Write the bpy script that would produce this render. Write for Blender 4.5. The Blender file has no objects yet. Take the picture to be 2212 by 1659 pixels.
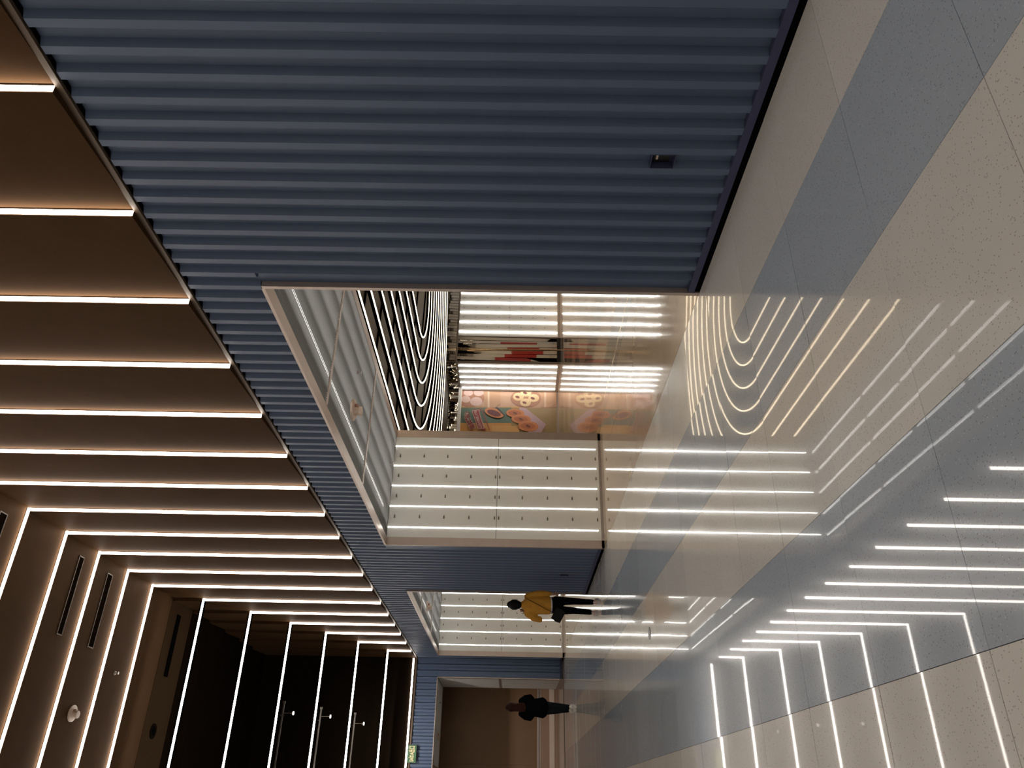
import bpy, bmesh, math, random
from mathutils import Vector, Matrix
random.seed(7)
SC = bpy.context.scene
COL = SC.collection

# ------------------------------------------------------------------ camera (photo taken with the camera turned on its side)
FPX, CX, CY, CAMH = 1641.0, 1106.0, 829.5, 1.68
_Y = Vector((-6, 910, FPX)).normalized()
_X = Vector((59, -2960, FPX)); _X = (_X - _Y * _X.dot(_Y)).normalized()
_Z = _X.cross(_Y)
def w_of(v): return Vector((_X.dot(v), _Y.dot(v), _Z.dot(v)))
cam = bpy.data.cameras.new('camera'); camo = bpy.data.objects.new('camera', cam); COL.objects.link(camo)
r, d, f = w_of(Vector((1, 0, 0))), w_of(Vector((0, 1, 0))), w_of(Vector((0, 0, 1)))
camo.matrix_world = Matrix(((r.x, -d.x, -f.x, 0), (r.y, -d.y, -f.y, 0), (r.z, -d.z, -f.z, CAMH), (0, 0, 0, 1)))
cam.sensor_fit = 'HORIZONTAL'; cam.sensor_width = 36; cam.lens = FPX / 2212 * 36
cam.clip_start = 0.05; cam.clip_end = 200
SC.camera = camo
def hit(px, py, axis, val):
    """world point where the sight line of photo pixel (px, py) meets the plane axis = val"""
    v = w_of(Vector((px - CX, py - CY, FPX))); o = Vector((0, 0, CAMH))
    return o + v * ((val - o[axis]) / v[axis])

# ------------------------------------------------------------------ world, exposure (all light comes from lamps, some unseen and added)
W = bpy.data.worlds.new('world'); SC.world = W; W.use_nodes = True
W.node_tree.nodes['Background'].inputs[0].default_value = (0, 0, 0, 1)
W.node_tree.nodes['Background'].inputs[1].default_value = 0
vs = SC.view_settings
SC.display_settings.display_device = 'sRGB'
vs.view_transform = 'Standard'; vs.look = 'None'; vs.gamma = 1; vs.exposure = 0.96
try: vs.use_curve_mapping = False
except Exception: pass
SC.cycles.use_denoising = True
SC.cycles.max_bounces = 8; SC.cycles.glossy_bounces = 5; SC.cycles.diffuse_bounces = 4
SC.cycles.caustics_reflective = False; SC.cycles.caustics_refractive = False
SC.cycles.sample_clamp_indirect = 6
L_WARM, L_WHITE, L_RING = 9.9, 8.0, 3.6

# ------------------------------------------------------------------ materials
def srgb(r, g, b):
    g_ = lambda c: (c / 255 / 12.92) if c / 255 <= .04045 else ((c / 255 + .055) / 1.055) ** 2.4
    return (g_(r), g_(g), g_(b), 1)
MATS = {}
def mat(name, col, rough=.5, metal=0., var=0., vscale=8., bump=0., bscale=200., spec=.5, stretch=None):
    m = bpy.data.materials.new(name); m.use_nodes = True; nt = m.node_tree; b = nt.nodes['Principled BSDF']
    c = tuple(col) if len(col) == 4 else tuple(col) + (1,)
    b.inputs['Base Color'].default_value = c; b.inputs['Roughness'].default_value = rough
    b.inputs['Metallic'].default_value = metal; b.inputs['Specular IOR Level'].default_value = spec
    tc = nt.nodes.new('ShaderNodeTexCoord'); mp = nt.nodes.new('ShaderNodeMapping')
    nt.links.new(tc.outputs['Object'], mp.inputs['Vector'])
    if stretch: mp.inputs['Scale'].default_value = stretch
    if var:
        n = nt.nodes.new('ShaderNodeTexNoise'); n.inputs['Scale'].default_value = vscale; n.inputs['Detail'].default_value = 4
        rp = nt.nodes.new('ShaderNodeMapRange'); rp.inputs['To Min'].default_value = 1 - var; rp.inputs['To Max'].default_value = 1 + var
        mx = nt.nodes.new('ShaderNodeMix'); mx.data_type = 'RGBA'; mx.blend_type = 'MULTIPLY'; mx.inputs[0].default_value = 1
        mx.inputs[6].default_value = c
        nt.links.new(mp.outputs[0], n.inputs['Vector']); nt.links.new(n.outputs['Fac'], rp.inputs['Value'])
        nt.links.new(rp.outputs[0], mx.inputs[7]); nt.links.new(mx.outputs[2], b.inputs['Base Color'])
    if bump:
        n2 = nt.nodes.new('ShaderNodeTexNoise'); n2.inputs['Scale'].default_value = bscale; n2.inputs['Detail'].default_value = 2
        bp = nt.nodes.new('ShaderNodeBump'); bp.inputs['Strength'].default_value = bump; bp.inputs['Distance'].default_value = .01
        nt.links.new(mp.outputs[0], n2.inputs['Vector']); nt.links.new(n2.outputs['Fac'], bp.inputs['Height'])
        nt.links.new(bp.outputs[0], b.inputs['Normal'])
    MATS[name] = m; return m
def emit(name, col, strength):
    m = bpy.data.materials.new(name); m.use_nodes = True; nt = m.node_tree; nt.nodes.clear()
    e = nt.nodes.new('ShaderNodeEmission'); o = nt.nodes.new('ShaderNodeOutputMaterial')
    e.inputs[0].default_value = tuple(col) + (1,); e.inputs[1].default_value = strength
    nt.links.new(e.outputs[0], o.inputs[0]); MATS[name] = m; return m
def terrazzo(name, base, dark, light, rough):
    m = bpy.data.materials.new(name); m.use_nodes = True; nt = m.node_tree; b = nt.nodes['Principled BSDF']
    N = nt.nodes.new; L = nt.links.new
    geo = N('ShaderNodeNewGeometry')
    v = N('ShaderNodeTexVoronoi'); v.inputs['Scale'].default_value = 110; v.inputs['Randomness'].default_value = 1
    L(geo.outputs['Position'], v.inputs['Vector'])
    sep = N('ShaderNodeSeparateColor'); L(v.outputs['Color'], sep.inputs[0])
    def chip(chan, lo, rad):
        a = N('ShaderNodeMath'); a.operation = 'GREATER_THAN'; a.inputs[1].default_value = lo; L(sep.outputs[chan], a.inputs[0])
        c = N('ShaderNodeMath'); c.operation = 'LESS_THAN'; c.inputs[1].default_value = rad; L(v.outputs['Distance'], c.inputs[0])
        q = N('ShaderNodeMath'); q.operation = 'MULTIPLY'; L(a.outputs[0], q.inputs[0]); L(c.outputs[0], q.inputs[1]); return q.outputs[0]
    n = N('ShaderNodeTexNoise'); n.inputs['Scale'].default_value = 2.2; n.inputs['Detail'].default_value = 5; L(geo.outputs['Position'], n.inputs['Vector'])
    oi = N('ShaderNodeObjectInfo')
    ad = N('ShaderNodeMath'); ad.operation = 'ADD'; L(n.outputs['Fac'], ad.inputs[0]); L(oi.outputs['Random'], ad.inputs[1])
    mr = N('ShaderNodeMapRange'); mr.inputs['From Min'].default_value = .3; mr.inputs['From Max'].default_value = 1.7
    mr.inputs['To Min'].default_value = .93; mr.inputs['To Max'].default_value = 1.07; L(ad.outputs[0], mr.inputs[0])
    m0 = N('ShaderNodeMix'); m0.data_type = 'RGBA'; m0.blend_type = 'MULTIPLY'; m0.inputs[0].default_value = 1
    m0.inputs[6].default_value = base + (1,); L(mr.outputs[0], m0.inputs[7])
    m1 = N('ShaderNodeMix'); m1.data_type = 'RGBA'; L(chip('Red', .82, .34), m1.inputs[0]); L(m0.outputs[2], m1.inputs[6]); m1.inputs[7].default_value = dark + (1,)
    m2 = N('ShaderNodeMix'); m2.data_type = 'RGBA'; L(chip('Green', .9, .32), m2.inputs[0]); L(m1.outputs[2], m2.inputs[6]); m2.inputs[7].default_value = light + (1,)
    L(m2.outputs[2], b.inputs['Base Color'])
    r1 = N('ShaderNodeMapRange'); r1.inputs['To Min'].default_value = rough * 3.2; r1.inputs['To Max'].default_value = rough * 4.8; L(n.outputs['Fac'], r1.inputs[0]); L(r1.outputs[0], b.inputs['Roughness'])
    n3 = N('ShaderNodeTexNoise'); n3.inputs['Scale'].default_value = 150; L(geo.outputs['Position'], n3.inputs['Vector'])
    bp = N('ShaderNodeBump'); bp.inputs['Strength'].default_value = .005; bp.inputs['Distance'].default_value = .0006; L(n3.outputs['Fac'], bp.inputs['Height']); L(bp.outputs[0], b.inputs['Normal']); L(bp.outputs[0], b.inputs['Coat Normal'])
    b.inputs['Specular IOR Level'].default_value = .18
    b.inputs['Coat Weight'].default_value = .62; b.inputs['Coat Roughness'].default_value = .02; b.inputs['Coat IOR'].default_value = 1.5
    MATS[name] = m; return m

led_warm = emit('led_warm', (1, .92, .83), L_WARM)
led_white = emit('led_white', (1, .97, .9), L_WHITE)
spot_glow = emit('spot_glow', (1, .93, .82), 1.5)
led_dim = emit('led_dim', (1, .97, .92), 4.5)
led_above = emit('led_above', (1, .97, .92), 4.0)
led_ring = emit('led_ring', (1, .80, .55), L_RING)
blue = mat('blue_metal', (.09, .128, .212), .45, .0, .08, 3, .05, 400, .4)
blue_skirt = mat('blue_skirting', (.055, .062, .125), .5, 0, .05, 5, spec=.2)
black = mat('black_gloss', (.006, .006, .007), .35)
black_m = mat('black_matt', (.003, .003, .003), .9, spec=0.)
brown = mat('brown_panel', (.068, .037, .0185), .55, .1, .15, 3, .0, 60, .0)
brown_trim = mat('brown_trim', (.11, .073, .046), .5, .2)
brown_dark = mat('brown_dark', (.010, .0065, .004), .8, spec=0.)  # on the far ceiling this dark tone stands for missing light
brown_shaded = mat('brown_dim', (.05, .03, .017), .8, spec=0.)  # panel brown with the shade of the first unlit bay mixed in
track_m = mat('track_brown', (.06, .045, .032), .6)
bronze = mat('bronze_steel', (.46, .38, .33), .4, .55, .08, 6)
steel = mat('brushed_steel', (.42, .38, .35), .4, .55, .1, 10, stretch=(1, 1, .1))
mesh_panel = mat('perforated_white_panel', (.78, .78, .745), .5, .0, .04, 3, .25, 260)
mesh_grey = mat('perforated_grey_ceiling', (.27, .265, .25), .5, .0, .05, 3)
white_paint = mat('white_paint', (.7, .68, .64), .5)
beige = terrazzo('terrazzo_beige', (.67, .645, .60), (.40, .37, .33), (.72, .69, .64), .028)
bluegrey = terrazzo('terrazzo_blue_grey', (.40, .45, .51), (.24, .26, .28), (.55, .58, .62), .028)
tan = terrazzo('terrazzo_tan', (.50, .385, .28), (.36, .27, .2), (.66, .55, .44), .025)
pink = terrazzo('terrazzo_pink', (.72, .52, .38), (.6, .42, .3), (.8, .62, .48), .025)
grey = terrazzo('terrazzo_grey', (.30, .27, .23), (.2, .18, .16), (.5, .46, .42), .025)
joint = mat('joint_grout', (.07, .06, .05), .7)
mirror = mat('mirror', (.86, .84, .80), .03, 1.0)
brass = mat('brass_line', (.75, .55, .33), .25, 1.0)
hoard = mat('brown_hoarding', (.20, .105, .045), .55, 0, .12, 1.5)
hoard_lo = mat('brown_skirt_panel', (.36, .22, .15), .35, 0, .1, 2)
clip_m = mat('clip_grey', (.16, .14, .13), .5)
plastic = mat('cream_plastic', (.72, .58, .48), .4)

# ------------------------------------------------------------------ mesh helpers
class MB:
    def __init__(s): s.v = []; s.f = []
    def box(s, x0, x1, y0, y1, z0, z1):
        n = len(s.v); s.v += [(x, y, z) for z in (z0, z1) for y in (y0, y1) for x in (x0, x1)]
        s.f += [tuple(n + i for i in q) for q in ((0, 2, 3, 1), (4, 5, 7, 6), (0, 1, 5, 4), (2, 6, 7, 3), (0, 4, 6, 2), (1, 3, 7, 5))]; return s
    def prism(s, pts, fn):
        """pts: 2-d outline; fn(p, t) -> 3-d point for t = 0 or 1"""
        n = len(s.v); k = len(pts)
        s.v += [tuple(fn(p, 0)) for p in pts] + [tuple(fn(p, 1)) for p in pts]
        s.f += [tuple(n + i for i in range(k))[::-1], tuple(n + k + i for i in range(k))]
        s.f += [(n + i, n + (i + 1) % k, n + k + (i + 1) % k, n + k + i) for i in range(k)]; return s
    def lathe(s, prof, axis_o, seg=20):
        n = len(s.v); k = len(prof)
        for i in range(seg):
            a = 2 * math.pi * i / seg
            s.v += [(axis_o[0] + r_ * math.cos(a), axis_o[1] + r_ * math.sin(a), axis_o[2] + z) for r_, z in prof]
        for i in range(seg):
            j = (i + 1) % seg
            s.f += [(n + i * k + q, n + j * k + q, n + j * k + q + 1, n + i * k + q + 1) for q in range(k - 1)]
        s.f += [tuple(n + i * k for i in range(seg))[::-1], tuple(n + i * k + k - 1 for i in range(seg))]; return s
    def sweep(s, line, hw, z0, z1):
        """upright ribbon of half width hw along a plan polyline"""
        n = len(s.v); m_ = len(line)
        for i, (x, y) in enumerate(line):
            a = line[max(i - 1, 0)]; b = line[min(i + 1, m_ - 1)]
            t = Vector((b[0] - a[0], b[1] - a[1])); t = t.normalized() if t.length > 1e-9 else Vector((1, 0)); q = (-t.y * hw, t.x * hw)
            s.v += [(x - q[0], y - q[1], z0), (x + q[0], y + q[1], z0), (x + q[0], y + q[1], z1), (x - q[0], y - q[1], z1)]
        for i in range(m_ - 1):
            a, b = n + 4 * i, n + 4 * i + 4
            s.f += [(a + j, b + j, b + (j + 1) % 4, a + (j + 1) % 4) for j in range(4)]
        s.f += [(n, n + 1, n + 2, n + 3), tuple(n + 4 * (m_ - 1) + j for j in (3, 2, 1, 0))]; return s
    def mesh(s, name):
        me = bpy.data.meshes.new(name); me.from_pydata(s.v, [], s.f); me.validate(); me.update()
        b = bmesh.new(); b.from_mesh(me); bmesh.ops.recalc_face_normals(b, faces=b.faces); b.to_mesh(me); b.free(); return me
    def build(s, name, m, parent=None, smooth=False): return put(name, s.mesh(name), m, parent, smooth)
def put(name, me, m, parent=None, smooth=False):
    if m is not None and not me.materials: me.materials.append(m)
    if smooth:
        for p in me.polygons: p.use_smooth = True
    o = bpy.data.objects.new(name, me); COL.objects.link(o); child(o, parent); return o
def child(o, parent):
    if parent is not None:
        o.parent = parent; o.matrix_parent_inverse = parent.matrix_basis.inverted()
def thing(name, label, cat, loc=(0, 0, 0), group=None, rotz=0):
    o = bpy.data.objects.new(name, None); COL.objects.link(o)
    o.matrix_basis = Matrix.Translation(loc) @ Matrix.Rotation(rotz, 4, 'Z'); o.empty_display_size = .1
    tag(o, label, cat, group); return o
def tag(o, label, cat, group=None):
    o['label'] = label; o['category'] = cat
    if group: o['group'] = group
    return o
def struct(o, label=None):
    o['kind'] = 'structure'
    if label: o['label'] = label
    return o
def sbox(name, dims, m, label=None, parent=None):
    o = MB().box(*dims).build(name, m, parent)
    return struct(o, label) if parent is None else o
def text_mesh(name, body, size, m, parent, M4, extr=.002, bold=0.0, align='CENTER'):
    cu = bpy.data.curves.new(name, 'FONT'); cu.body = body; cu.size = size; cu.extrude = extr; cu.align_x = align; cu.align_y = 'CENTER'; cu.offset = bold
    t = bpy.data.objects.new(name, cu); COL.objects.link(t); bpy.context.view_layer.update()
    me = bpy.data.meshes.new_from_object(t.evaluated_get(bpy.context.evaluated_depsgraph_get()))
    bpy.data.objects.remove(t); me.transform(M4); me.name = name; me.materials.clear(); return put(name, me, m, parent)
FACE_NEG_Y = lambda x, y, z, rot=0: Matrix.Translation((x, y, z)) @ Matrix.Rotation(math.pi / 2, 4, 'X') @ Matrix.Rotation(rot, 4, 'Z')
ORD = ['first', 'second', 'third', 'fourth', 'fifth', 'sixth', 'seventh', 'eighth', 'ninth', 'tenth', 'eleventh', 'twelfth', 'thirteenth', 'fourteenth', 'fifteenth', 'sixteenth', 'seventeenth', 'eighteenth', 'nineteenth', 'twentieth']

# ------------------------------------------------------------------ key dimensions (metres)
WX = 4.18                    # face of the ribbed wall
YE = 26.15                   # face of the end wall
XL, YB = -5.5, -9.0          # unseen left wall and back wall
O1, O2 = (5.745, 13.74), (17.23, 25.58)   # the two passages
HEAD, PIN = 4.04, 6.5        # head height of the passages, their inner end
RT, ZT, ZC = 4.75, 4.81, 9.75 # rib top, trim top, corridor ceiling
TP = .918                    # floor tile pitch

# ================================================================== floor of striped terrazzo tiles
fl = sbox('floor', (XL, WX + .02, YB, YE + .05, -.12, -.012), joint, 'striped beige and blue grey terrazzo floor')
tiles = {}
for k, m in (('a', beige), ('b', bluegrey)):
    h = TP / 2 - .0016; c = .0015
    me = bpy.data.meshes.new('tile_' + k); mb = MB().box(-h, h, -h, h, -.012, 0); me = mb.mesh('tile'); me.materials.append(m); tiles[k] = me
for i in range(-1, 6):
    for j in range(-2, 28):
        x = WX - TP * (i + .5); y = 1.868 + TP * (j - .5)
        if y + TP / 2 > YE + .3 or x + TP / 2 > WX + .5 or x < .04 * y - 1.6: continue
        if i < 0: continue
        o = put('tile', tiles['a' if i % 2 == 0 else 'b'], None, fl)
        o.matrix_parent_inverse = Matrix(); o.location = (x, y, random.uniform(-.0003, .0003))
        o.rotation_euler = (random.uniform(-.0011, .0011), random.uniform(-.0011, .0011), 0)
# stripes of the same floor outside the tiled view
for k, m in ((0, beige), (1, bluegrey)):
    mb = MB()
    for i in range(k, 14, 2):
        x1 = WX - TP * i; x0 = max(x1 - TP, XL)
        if i < 6: mb.box(x0, x1, YB, -.45, -.012, -.001)
        else: mb.box(x0, x1, YB, YE, -.012, -.001)
    mb.build('tile_field', m, fl)['kind'] = 'stuff'

# ================================================================== ribbed blue wall on the right
P = .1955
RA, RS, RB_, RD = .31 * P, .21 * P, .32 * P, .28 * P
def rib_mesh(z0, z1, name='rib'):
    prof = [(0, 0), (RA, 0), (RA + RS, RD), (RA + RS + RB_, RD), (P, 0), (P, RD + .02), (0, RD + .02)]
    return MB().prism(prof, lambda p, t: (p[1], p[0], z1 if t else z0)).mesh(name)
rib_full, rib_head = rib_mesh(.11, RT), rib_mesh(HEAD + .03, RT)
for me in (rib_full, rib_head): me.materials.append(blue)
wb = MB()   # backing behind the ribs and the solid piers between the passages
xb = WX + RD + .02
for y0, y1 in ((YB, O1[0] - .02), (O1[1] + .02, O2[0] - .02), (O2[1] + .02, YE + 2.3)):
    wb.box(xb, PIN - .02, y0, y1, -.1, RT)
for y0, y1 in (O1, O2): wb.box(xb, PIN - .02, y0 - .02, y1 + .02, HEAD + .23, RT)
wr = struct(wb.build('wall_right', black_m), 'dark blue vertically ribbed metal wall')
Y0 = 3.065 - RA
BOXES = {}
for yc, zc in ((4.13, .625), (hit(1219, 1243, 0, WX).y, hit(1219, 1243, 0, WX).z)):
    kb = round((yc - Y0 - RA / 2 - P / 2) / P); BOXES[kb] = zc
BH = .088
k = -26; ends = {}
while True:
    y = Y0 + k * P
    if y + P > YE: break
    full = not any(a - .02 < y + P and y < b + .02 for a, b in (O1, O2))
    if k in BOXES:
        zc = BOXES[k]
        for za, zb in ((.11, zc - BH), (zc + BH, RT)): o = put('rib', rib_mesh(za, zb), blue, wr); o.matrix_parent_inverse = Matrix(); o.location = (WX, y, 0)
        MB().box(WX, xb, y, y + RA, zc - BH, zc + BH).build('rib', blue, wr)
    else:
        o = put('rib', rib_full if full else rib_head, None, wr); o.matrix_parent_inverse = Matrix(); o.location = (WX, y, 0)
    if full: ends[k] = y
    k += 1
for a, b in (O1, O2):    # plain strips that close the ribbing beside each passage
    ya = max(y + P for y in ends.values() if y + P <= a); MB().box(WX + RD - .01, xb, ya, a, .11, HEAD + .03).build('edge_strip', blue, wr)
    nx = [y for y in ends.values() if y >= b]; yb = min(nx) if nx else YE
    MB().box(WX + .002, xb, b, yb, .11, HEAD + .03).build('edge_strip', blue, wr)
bb = MB(); bk = MB()
for y0, y1 in ((YB, O1[0]), (O1[1], O2[0]), (O2[1], YE)):
    bb.box(WX - .004, xb, y0, y1, .05, .11); bk.box(WX + .004, xb, y0, y1, -.01, .05)
bo = struct(bb.build('baseboard_right', blue_skirt), 'blue skirting with black shadow base along ribbed wall')
bk.build('shadow_base', black_m, bo)  # base below the skirting, black in its own colour
tr = sbox('trim_1', (WX - .012, WX + .35, YB, YE, RT + .012, ZT), brown_trim, 'brown ledge trim above the blue ribbed wall')
MB().box(WX + .02, WX + .34, YB, YE, RT, RT + .012).build('shadow_gap', black_m, tr)  # black strip paints the shade on the underside of the ledge

# recessed boxes low in the ribs
def wall_box(kb, label, full):
    y0, y1, z = Y0 + kb * P + RA, Y0 + (kb + 1) * P, BOXES[kb]
    t = thing('recessed_socket_box', label, 'socket box', (WX + .03, (y0 + y1) / 2, z))
    f_ = MB(); X0, X1 = WX - .003, xb - .002; w_ = .004
    f_.box(X0, X1, y0, y0 + w_, z - BH, z + BH); f_.box(X0, X1, y1 - w_, y1, z - BH, z + BH)
    f_.box(X0, X1, y0 + w_, y1 - w_, z - BH, z - BH + w_); f_.box(X0, X1, y0 + w_, y1 - w_, z + BH - w_, z + BH)
    f_.build('frame', blue_skirt, t)
    MB().box(X1 - .006, X1, y0 + w_, y1 - w_, z - BH + w_, z + BH - w_).build('back_plate', blue_skirt, t)
    if full:
        q = MB().box(X1 - .028, X1 - .006, y0 + .03, y1 - .02, z - .055, z + .06).build('reader', black, t)
        MB().box(X1 - .030, X1 - .028, y0 + .045, y1 - .045, z + .030, z + .046).build('sticker', plastic, q)
    else: MB().box(X1 - .02, X1 - .006, y0 + .01, y1 - .01, z - .07, z + .07).build('cover', black, t)
for kb, lab, fu in zip(BOXES, ('square blue recessed box with black reader low in the near ribbing', 'small dark recessed box low in the ribbing between the passages'), (True, False)): wall_box(kb, lab, fu)

# ================================================================== upper brown wall, ceiling and LED lines
LY = [3.5, 4.726, 5.958, 7.173, 8.385, 9.613, 10.824, 12.031, 13.263, 14.508, 15.785, 17.02, 18.30, 19.59, 20.82, 22.065, 23.374, 24.72]
LZ = [9.75] * 12 + [9.06, 8.32, 7.62, 6.94, 6.257, 5.576]
NEAR = [3.5 - 1.226 * i for i in range(10, 0, -1)]  # unseen lines continued behind the camera, added for their light
ALLY = NEAR + LY
ST = .07                      # each panel steps out by this much, its lit edge facing back along the corridor
wu = struct(MB().box(WX + .012, WX + .3, YB, YE + .2, ZT, ZC + .3).build('wall_right_upper', black_m), 'brown panelled upper wall with LED lines')
ce = struct(MB().box(XL, WX + .1, YB, YE + .2, ZC + .012, ZC + .3).build('ceiling', black_m), 'high dark brown panelled ceiling with LED lines')
for i, y in enumerate(ALLY):
    y1 = ALLY[i + 1] if i + 1 < len(ALLY) else YE
    k = i - len(NEAR)
    # wall panel: leans back towards the next step
    MB().prism([(WX - ST, y + .004), (WX - .001, y1 - .012), (WX + .012, y1 - .012), (WX + .012, y + .004)],
               lambda p, t: (p[0], p[1], ZC if t else ZT)).build('wall_panel', brown, wu)
    if k < 12:
        MB().prism([(ZC - ST, y + .004), (ZC - .001, y1 - .012), (ZC + .012, y1 - .012), (ZC + .012, y + .004)],
                   lambda p, t: (WX if t else XL, p[1], p[0])).build('ceiling_panel', brown, ce)
    else:
        MB().box(XL, WX, y + .004, y1 - .012, ZC - .001, ZC + .012).build('ceiling_panel', brown_shaded if k == 12 else brown_dark, ce)  # unlit bays: shade put into the colour as darker browns
    zt = LZ[k] if k >= 0 else ZC
    if k >= 0:
        lab = ('LED line up the brown wall and over the ceiling, %s from the near end' if k < 12 else 'LED line up the brown wall onto a hanging crossbar, %s from the near end') % ORD[k]
        t = thing('led_light_line', lab, 'light line', (WX, y, ZT), 'LED lines of the corridor')
    else:
        t = thing('led_light_line', 'LED line over the ceiling behind the photographer', 'light line', (WX, y, ZT), 'LED lines behind the photographer')
    MB().box(WX - ST + .010, WX - .012, y - .004, y + .004, ZT + .003, zt - ST + .006).build('wall_run', led_warm, t)
    MB().box(XL + .006, XL + ST - .006, y - .004, y + .004, ZT + .003, zt - ST + .006).build('wall_run', led_warm, t)  # run on the unseen left wall, added to brighten the corridor
    if k < 12:
        MB().box(XL + .05, WX - .006, y - .004, y + .004, ZC - ST + .010, ZC - .012).build('ceiling_run', led_warm, t)
    else:
        MB().box(XL + .05, WX - ST, y + .004, y + .08, zt - ST - .005, zt + .03).build('crossbar', black_m, t)
        MB().box(XL + .05, WX - .006, y - .004, y + .004, zt - ST + .010, zt - .012).build('ceiling_run', led_warm, t)
t = thing('led_light_line', 'LED line along the ledge over the end wall, farthest of all', 'light line', (0, YE, ZT), 'LED lines of the corridor')
MB().box(XL + .05, WX - .03, YE - .05, YE - .035, ZT + .05, ZT + .10).build('ceiling_run', led_warm, t)

# unseen sides that close the corridor, made pale below to bounce light
wl = sbox('wall_left', (XL - .2, XL, YB, YE + .3, 0, RT), white_paint, 'pale wall on the other side of the corridor')
MB().box(XL - .2, XL, YB, YE + .3, RT, ZC).build('upper_panel', brown, wl)
sbox('wall_back', (XL, WX, YB - .2, YB, 0, ZC), white_paint, 'pale wall behind the photographer')

# ceiling fittings
def slot(x0, x1, y0, y1, z, label, m_in, m_fr):
    t = thing('air_slot', label, 'air vent', ((x0 + x1) / 2, (y0 + y1) / 2, z)); w = .018
    g = MB(); g.box(x0, x1, y0, y0 + w, z - .014, z + .03); g.box(x0, x1, y1 - w, y1, z - .014, z + .03); g.box(x0, x0 + w, y0 + w, y1 - w, z - .014, z + .03); g.box(x1 - w, x1, y0 + w, y1 - w, z - .014, z + .03)
    g.build('frame', m_fr, t); MB().box(x0 + w, x1 - w, y0 + w, y1 - w, z - .002, z + .03).build('grille', m_in, t)
def czat(y):   # underside of the stepped ceiling at y
    for a, b in zip(ALLY, ALLY[1:]):
        if a <= y < b: return ZC - ST * (b - y) / (b - a) if a < 17 else ZC
    return ZC
slot(2.50, 3.91, 13.86, 14.04, czat(13.95) - .006, 'long narrow air slot between the ninth and tenth LED lines', brown_dark, brown_trim)
slot(2.48, 3.89, 14.98, 15.20, czat(15.1) - .006, 'long narrow air slot between the tenth and eleventh LED lines', brown_dark, brown_trim)
slot(2.48, 3.88, 18.72, 18.90, ZC - .01, 'black air slot in the unlit ceiling above the hanging crossbars', black_m, black_m)
slot(2.50, 3.89, 11.36, 11.56, czat(11.46) - .006, 'air slot at the corner of the picture beside the eighth LED line', brown_dark, brown_trim)
def sensor(x, y, z, label, s=1., name='ceiling_sensor', box=True):
    t = thing(name, label, 'sensor', (x, y, z))
    MB().lathe([(.0, 0), (.15 * s, 0), (.15 * s, -.025 * s), (.135 * s, -.035 * s), (0, -.035 * s)], (x, y, z), 28).build('base_plate', plastic, t)
    MB().lathe([(.0, -.03 * s), (.06 * s, -.03 * s), (.055 * s, -.09 * s), (.07 * s, -.1 * s), (.068 * s, -.13 * s), (0, -.135 * s)], (x - .02 * s, y, z), 20).build('head', plastic, t)
    if box: MB().box(x + .02 * s, x + .075 * s, y - .04 * s, y + .04 * s, z - .085 * s, z - .03 * s).build('housing', hoard_lo, t)
sensor(1.33, 15.1, czat(15.1) - .003, 'round cream sensor hanging from the corridor ceiling', .95)
t = thing('sprinkler_head', 'tiny bright sprinkler head on the corridor ceiling', 'sprinkler', (2.2, 16.3, czat(16.3)))
MB().lathe([(0, 0), (.04, 0), (.035, -.02), (.012, -.03), (.012, -.07), (.03, -.075), (.03, -.08), (0, -.08)], (2.2, 16.3, czat(16.3) - .002), 16).build('body', steel, t)
t = thing('ceiling_speaker', 'dark round speaker grille in the unlit ceiling', 'speaker', (1.32, 18.82, ZC))
MB().lathe([(0, 0), (.15, 0), (.15, -.012), (0, -.018)], (1.32, 18.82, ZC - .002), 28).build('grille', black_m, t)
MB().lathe([(.145, 0), (.16, 0), (.16, -.014), (.145, -.014)], (1.32, 18.82, ZC - .002), 28).build('rim', brown_dark, t)
# spot tracks under three crossbars
for k, n_, spx in ((14, 'nearest', (1.95, .60, -1.2)), (15, 'middle', (2.0, .65, -1.1)), (16, 'farthest', (1.95, .65, -1.2))):
    y, z = LY[k] + .13, LZ[k] - .165; xe = 2.2
    t = thing('light_track', 'thin dark spotlight track under a crossbar, %s of three' % n_, 'light track', (xe, y, z), 'spotlight tracks')
    MB().box(-2.0, xe, y - .018, y + .018, z, z + .035).build('rail', track_m, t)
    MB().box(xe - .02, xe + .03, y - .03, y + .03, z - .01, z + .05).build('end_cap', track_m, t)
    for xs in (xe - .3, -1.2): MB().box(xs - .006, xs + .006, y - .006, y + .006, z + .03, z + .1).build('hanger', track_m, t)
    for xs in spx:
        s_ = MB().lathe([(0, 0), (.011, 0), (.011, -.2), (.02, -.2), (.02, -.24), (0, -.24)], (xs, y, z), 12).build('spot', track_m, t)
        MB().lathe([(0, -.24), (.045, -.24), (.045, -.265), (0, -.265)], (xs, y, z), 14).build('lens', spot_glow, s_)
        sp = bpy.data.lights.new('spot_lamp', 'SPOT'); sp.energy = 60; sp.spot_size = math.radians(80); sp.spot_blend = 1; sp.color = (1, .95, .88); sp.shadow_soft_size = .045
        so = bpy.data.objects.new('spot_lamp', sp); COL.objects.link(so); tgt = Vector((xs + .3, YE, 5.0)); dv = tgt - Vector((xs, y, z - .28))
        so.matrix_basis = Matrix.Translation((xs, y, z - .28)) @ dv.to_track_quat('-Z', 'Y').to_matrix().to_4x4(); child(so, s_)

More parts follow.
